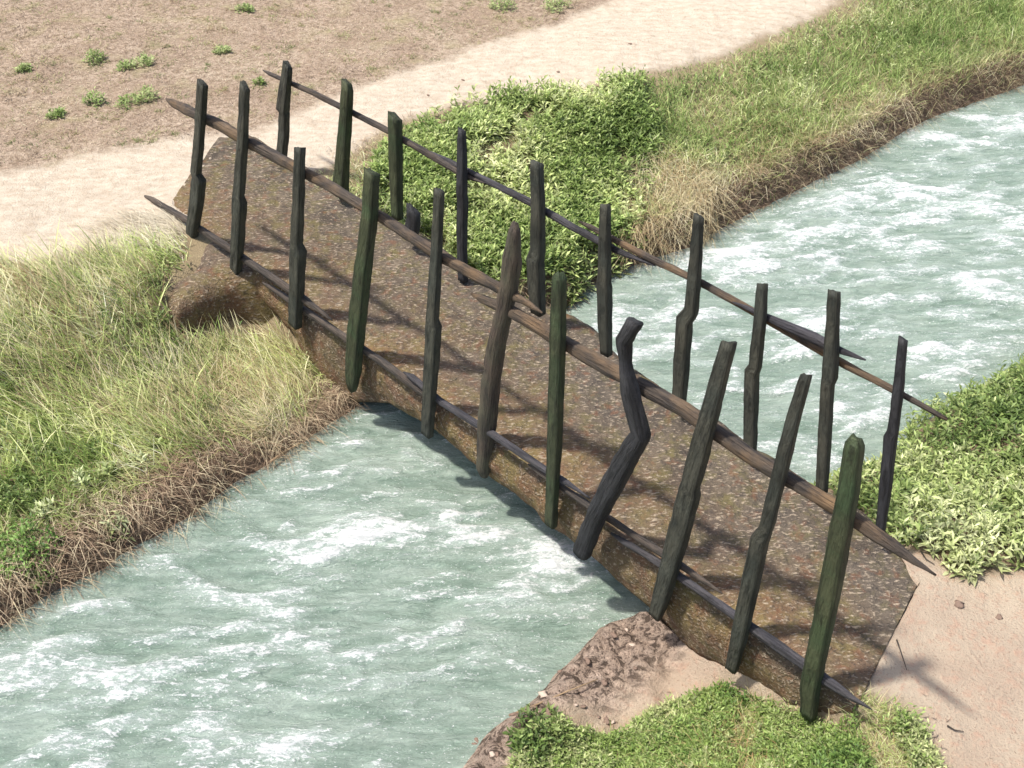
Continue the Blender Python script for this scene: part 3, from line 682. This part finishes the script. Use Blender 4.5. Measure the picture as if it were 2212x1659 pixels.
EDGE = [tuple(np.array(p)+[0, .0]) for p in path_lo]
x, y = scatter(60000, PATH); dp = segdist(x, y, EDGE); k = (rng.random(len(x)) < .5*np.exp(-dp/.12)) & offbridge(x, y, .05); x, y = x[k], y[k]; N = len(x)
tag(blades('sparse_grass', np.stack([x, y, terrain(x, y)], 1), rng.uniform(.03, .12, N), rng.uniform(.003, .007, N), rng.normal(size=(N, 2))*.6, .5, G_STRAW(x, y), GRASS, 3), 'thin grass creeping on to the edge of the sandy path', 'grass', kind='stuff')

# countable plants
def tuft(px, py, h, spread, label, leafy=True, n=26, pal=G_LEAF, group='weed tufts on the dry field', L=.07, name='weed_tuft'):
    b = atg([(px, py)])[0]; b[2] = terrain(b[:1], b[1:2])[0]
    r = np.sqrt(rng.random(n))*spread; a = rng.uniform(0, 6.28, n)
    x = b[0]+r*np.cos(a); y = b[1]+r*np.sin(a)
    base, d, l, w, c = shoots(x, y, h*(1-.5*r/spread), 8, L, pal=pal)
    o = leaves(name, base-b, d, l, w, c); o.location = tuple(b)
    return tag(o, label, 'weed', group)
PT = palette([(.22,.30,.09),(.32,.40,.15),(.42,.46,.22)], 3, 60)
tuft(204, 133, .15, .13, 'small green weed highest in the left group of field weeds', pal=PT)
tuft(275, 147, .10, .12, 'flat pale weed left of a taller one in the upper field pair', pal=PT)
tuft(312, 140, .14, .12, 'upright green weed on the right of the upper field pair', pal=PT)
tuft(210, 222, .17, .13, 'bushy yellow green weed lower left on the dry field', pal=PT)
tuft(283, 228, .12, .16, 'spreading pale weed left of the bushy one above the path', pal=PT)
tuft(322, 218, .17, .13, 'bushy green weed nearest the bridge among the field weeds', pal=PT)
tuft(120, 250, .09, .12, 'dull low weed just above the path at the left', pal=PT)
tuft(52, 152, .08, .09, 'tiny dark green weed near the left edge of the field', pal=PT)
tuft(1090, 18, .16, .2, 'leafy clump at the top of the field left of the sandy path', pal=PT, n=36)
tuft(1205, 18, .16, .2, 'leafy clump at the field corner touching the sandy path', pal=PT, n=36)
tuft(530, 28, .10, .12, 'faint yellow weed at the top of the field above the railing', pal=PT)
tuft(480, 112, .08, .1, 'thin bluish weed between the field weeds and the far rail end', pal=PT)
tuft(560, 182, .08, .07, 'little weed growing behind the second railing post', pal=PT, n=12)
b = tuft(1350, 250, .34, .26, 'round leafy bush standing above the ground cover at the path edge', pal=G_LEAF, group=None, n=70, L=.10, name='bush'); b['category'] = 'bush'
VP = palette([(.28,.34,.12),(.40,.45,.2),(.5,.54,.32)], 3, 61)
for (a_, b_, lb) in ((330,962,'pale climbing sprig highest on the grassy slope'), (300,1010,'pale leafy sprig beside the dark hollow of the bank'), (240,1030,'pale sprig in the middle of the grassy slope'),
                     (185,1045,'drooping pale sprig left of the middle one'), (100,1110,'lowest pale sprig over the brown bank edge'), (250,1140,'yellow green sprig hanging at the brown bank edge')):
    tuft(a_, b_, .16, .08, lb, pal=VP, group='pale sprigs on the grassy slope', n=10, L=.10, name='leafy_sprig')
tuft(60, 1190, .22, .26, 'dark green leafy clump at the lower left edge of the bank', pal=palette([(.07,.15,.03),(.13,.24,.05),(.22,.34,.09)], 3, 62), group=None, n=90, L=.075, name='leafy_clump')
tuft(30, 1080, .20, .22, 'bright green clump above the dark leafy one at the left edge', pal=G_LEAF, group=None, n=60, L=.07, name='leafy_clump')
tuft(2085, 1228, .12, .13, 'low seedling where the leafy bank meets the sand', pal=G_LEAF, group=None, n=22, L=.08, name='seedling')
tuft(1165, 1600, .18, .20, 'bright leafy clump at the water side of the near bank', pal=G_LEAF, group=None, n=60, L=.08, name='leafy_clump')

# stones and clods
def stone(px, py, r, label, mat, group='dark clods on the eroded shore', name='clod', flat=.6):
    b = atg([(px, py)])[0]; b[2] = terrain(b[:1], b[1:2])[0]
    bm_v = []; nu, nv_ = 9, 6; ph = rng.uniform(0, 9)
    for j in range(nv_+1):
        for i in range(nu):
            th = math.pi*j/nv_; a = 2*math.pi*i/nu+j*.3
            k = r*(1+.35*math.sin(a*2+ph+j)+.2*rng.normal())
            bm_v.append((k*math.sin(th)*math.cos(a)*1.2, k*math.sin(th)*math.sin(a), r*flat*math.cos(th)+r*flat*.25))
    q = [(j*nu+i, (j+1)*nu+i, (j+1)*nu+(i+1) % nu, j*nu+(i+1) % nu) for j in range(nv_) for i in range(nu)]
    o = link(name, bm_v, None, q, mat); o.location = tuple(b)
    return tag(o, label, name, group)
g = Mat('clod_earth', .95, .1); n_ = g.noise(g.coord(), 30, 4, .7)
g.col(g.mix(n_, (.10, .07, .055), (.30, .21, .16))); g.bump(n_, .02, 1); CLOD = g.m
g = Mat('pale_stone', .9, .2); n_ = g.noise(g.coord(), 25, 4, .7)
g.col(g.mix(n_, (.30, .23, .18), (.58, .47, .38))); g.bump(n_, .01, 1); STONE = g.m
shp = np.array(SHORE); cnt = 0
while cnt < 30:
    px_, py_ = rng.uniform(1010, 1480), rng.uniform(1330, 1630)
    b = atg([(px_, py_)])[0]
    if not inpoly(b[:1], b[1:2], SHORE)[0] or inpoly(b[:1], b[1:2], RIVER)[0]: continue
    pale = rng.random() < .25
    wh = ('close under the bridge', 'on the upper half of the eroded shore', 'among the cracks in the middle of the eroded shore', 'low by the water at the foot of the shore')[0 if py_ < 1400 else 1 if py_ < 1470 else 2 if py_ < 1550 else 3]
    stone(px_, py_, rng.uniform(.010, .030), ('small pale stone ' if pale else 'small dark earth clod ')+wh, STONE if pale else CLOD,
          ('pale stones ' if pale else 'dark clods ')+wh, 'stone' if pale else 'clod')
    cnt += 1
for (a_, b_, lb) in ((1360,100,'dark pebble high on the sandy path'), (1205,155,'dark pebble in the middle of the path above the bush'), (925,208,'dark pebble on the path near the leafy cover'),
                     (1000,172,'small pebble on the path over the far railing'), (1265,205,'pebble at the lower edge of the path')):
    stone(a_, b_, .018, lb, CLOD, 'pebbles on the path', 'pebble')
stone(2072, 1306, .03, 'dark crumpled lump on the sand beside the bridge end', CLOD, None, 'clod', .5)
stone(2158, 1332, .02, 'small dark lump on the sand near the right edge', CLOD, None, 'clod', .5)
def stick(p, w, label, mat=W_RAIL, lift=.015):
    P_ = atg(p); P_[:, 2] = terrain(P_[:, 0], P_[:, 1])+lift
    n = len(P_); K = 8; V = []; G = []
    T = norm(np.gradient(P_, axis=0)); Sd = norm(np.cross(T, [0, 0, 1.])); Up = np.cross(Sd, T); al = 0
    for i in range(n):
        r = w*(1-.6*i/(n-1))
        for k in range(K):
            a = 2*math.pi*k/K; V.append(P_[i]+Sd[i]*math.cos(a)*r+Up[i]*math.sin(a)*r); G.append((r*math.cos(a), r*math.sin(a), i*.1))
    q = [(i*K+k, (i+1)*K+k, (i+1)*K+(k+1) % K, i*K+(k+1) % K) for i in range(n-1) for k in range(K)]
    f = [(0, k, k+1) for k in range(1, K-1)]+[((n-1)*K, (n-1)*K+k+1, (n-1)*K+k) for k in range(1, K-1)]
    b = P_[0].copy(); o = link('twig', np.array(V)-b, f, q, mat, None, False, dict(gr=np.array(G))); o.location = tuple(b)
    return tag(o, label, 'twig')
DRY = wood('dry_twig', (.42, .30, .17), (.26, .17, .10), (.5, .4, .22))
stick([(588,1016),(610,1000),(635,986),(657,975)], .012, 'pale dry stem lying across the water edge of the grassy bank', DRY, .10)
stick([(1936,1385),(1942,1405),(1951,1430),(1957,1452)], .006, 'thin brown twig upright in line on the sand beside the bridge end')
stick([(1990,1195),(2000,1210),(2018,1222)], .006, 'thin brown twig under the leafy bank on the sand')
stick([(2045,1570),(2060,1580),(2080,1584)], .006, 'short twig near the lower right corner of the sand')
stick([(1100,1555),(1160,1525),(1230,1500),(1290,1478)], .008, 'long pale root lying along the eroded shore', DRY, .03)
